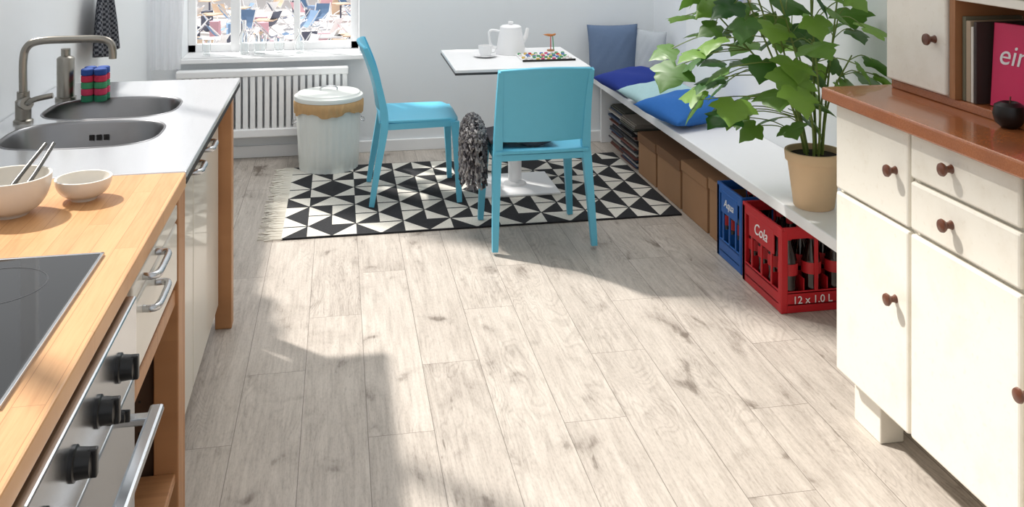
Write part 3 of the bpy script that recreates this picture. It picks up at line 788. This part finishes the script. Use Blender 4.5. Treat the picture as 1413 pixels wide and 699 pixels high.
box('top_board',ux-.02,RX-.003,.97,2.72,1.95,1.975,M_cream,U,.004)
CUR.append(Matrix.Translation((ux-.008,2.455,1.215))@Matrix.Rotation(math.radians(-90),4,'Y'))
lathe('knob',[(0,0),(.012,0),(.009,.006),(.008,.014),(.014,.02),(.0175,.026),(.016,.031),(.008,.034),(0,.0345)],0,0,M_knob,U,24); CUR.pop()
# books
bk=group('cookbooks',(1.85,2.3,1.055)); yy=2.372
M_page=simple('pages',C(235,230,215),.9)
for c,t,h in ((C(120,118,98),.016,.235),(C(185,165,140),.020,.225),(C(225,220,210),.012,.21),(C(60,48,46),.014,.225)):
    m=simple('spine',c,.6)
    box('spine',1.72,1.90,yy-t+.001,yy-.001,1.0555,1.0555+h,m,bk,.002)
    box('pages',1.722,1.902,yy-t+.003,yy-.003,1.0585,1.0535+h,M_page,bk,0); yy-=t
pk=group('pink_cookbook',(1.80,2.2,1.055))
M_pink=simple('pink_cover',C(214,36,92),.35,var=.03)
Mc=Matrix.Translation((1.745,2.287,1.0575))@Matrix.Rotation(math.radians(12),4,'Z')@Matrix.Rotation(math.radians(4),4,'Y')
CUR.append(Mc); box('cover_front',0,.004,-.20,0,0,.225,M_pink,pk,.001); box('pages',.004,.022,-.195,-.003,.004,.221,M_page,pk,0)
box('cover_back',.022,.026,-.20,0,0,.225,M_pink,pk,.001); box('spine',0,.026,-.003,.001,0,.225,M_pink,pk,.001); CUR.pop()
Rm=Matrix(((0,0,-1,0),(-1,0,0,0),(0,1,0,0),(0,0,0,1)))
text('title','ein',.078,Mc@Matrix.Translation((-.001,-.064,.14))@Rm,M_whitep,pk,shear=.2)
ap=group('black_apple_jar',(1.70,2.16,1.056))
lathe('apple',[(0,.004),(.02,0),(.034,.012),(.040,.034),(.036,.056),(.022,.064),(.008,.056),(0,.052)],1.695,2.15,M_black,ap,32,cz=1.032)
tube('stem',[(1.695,2.15,1.084),(1.698,2.15,1.11)],.002,M_knob,ap,6)
# wall picture
wp=group('wall_picture',(2.07,4.73,1.2))
box('frame',RX-.012,RX-.001,4.53,4.92,1.045,1.38,simple('pic_frame',C(190,178,150),.5),wp,.003)
mp=NT('picture_print'); mp.put(mp.b.inputs['Base Color'],mp.mix(mp.ramp(mp.noise(scale=7,detail=3),.4,.6),C(150,160,190),C(205,190,150)))
box('print',RX-.014,RX-.011,4.545,4.905,1.06,1.365,mp.m,wp,0)

# ---------------------------------------------------------------- light
sun=bpy.data.lights.new('sun','SUN'); sun.energy=5.6; sun.angle=math.radians(2.4); sun.color=(1,.955,.895)
so=bpy.data.objects.new('sun',sun); COL.objects.link(so)
el=math.radians(48); hd=Vector((1,-1)).normalized()
dirv=Vector((hd.x*math.cos(el),hd.y*math.cos(el),-math.sin(el)))
so.rotation_euler=dirv.to_track_quat('-Z','Y').to_euler(); so.location=(-4,8,6)
W=bpy.data.worlds.new('World'); scene.world=W; W.use_nodes=True
bgn=W.node_tree.nodes['Background']; bgn.inputs[0].default_value=(.96,.98,1,1); bgn.inputs[1].default_value=.74
def area(name,loc,rot,sx,sy,e,col=(1,1,1)):
    l=bpy.data.lights.new(name,'AREA'); l.shape='RECTANGLE'; l.size=sx; l.size_y=sy; l.energy=e; l.color=col
    o=bpy.data.objects.new(name,l); o.location=loc; o.rotation_euler=[math.radians(a) for a in rot]; COL.objects.link(o)
area('room_fill',(.6,5.0,3.8),(0,0,0),1.8,1.8,52,(1,.985,.96))  # added unseen fill without a fixture, brightens the whole room

# ---------------------------------------------------------------- camera
cam=bpy.data.cameras.new('camera'); co=bpy.data.objects.new('camera',cam); COL.objects.link(co)
f=1300.0; cam.sensor_fit='HORIZONTAL'; cam.sensor_width=36; cam.lens=36*f/1413
cam.shift_y=-(349.5+130)/1413; cam.clip_start=.05
co.location=(0,0,1.6); co.rotation_euler=(math.radians(90),0,-math.atan(239/f))
scene.camera=co
scene.view_settings.view_transform='Standard'
scene.view_settings.exposure=0.0
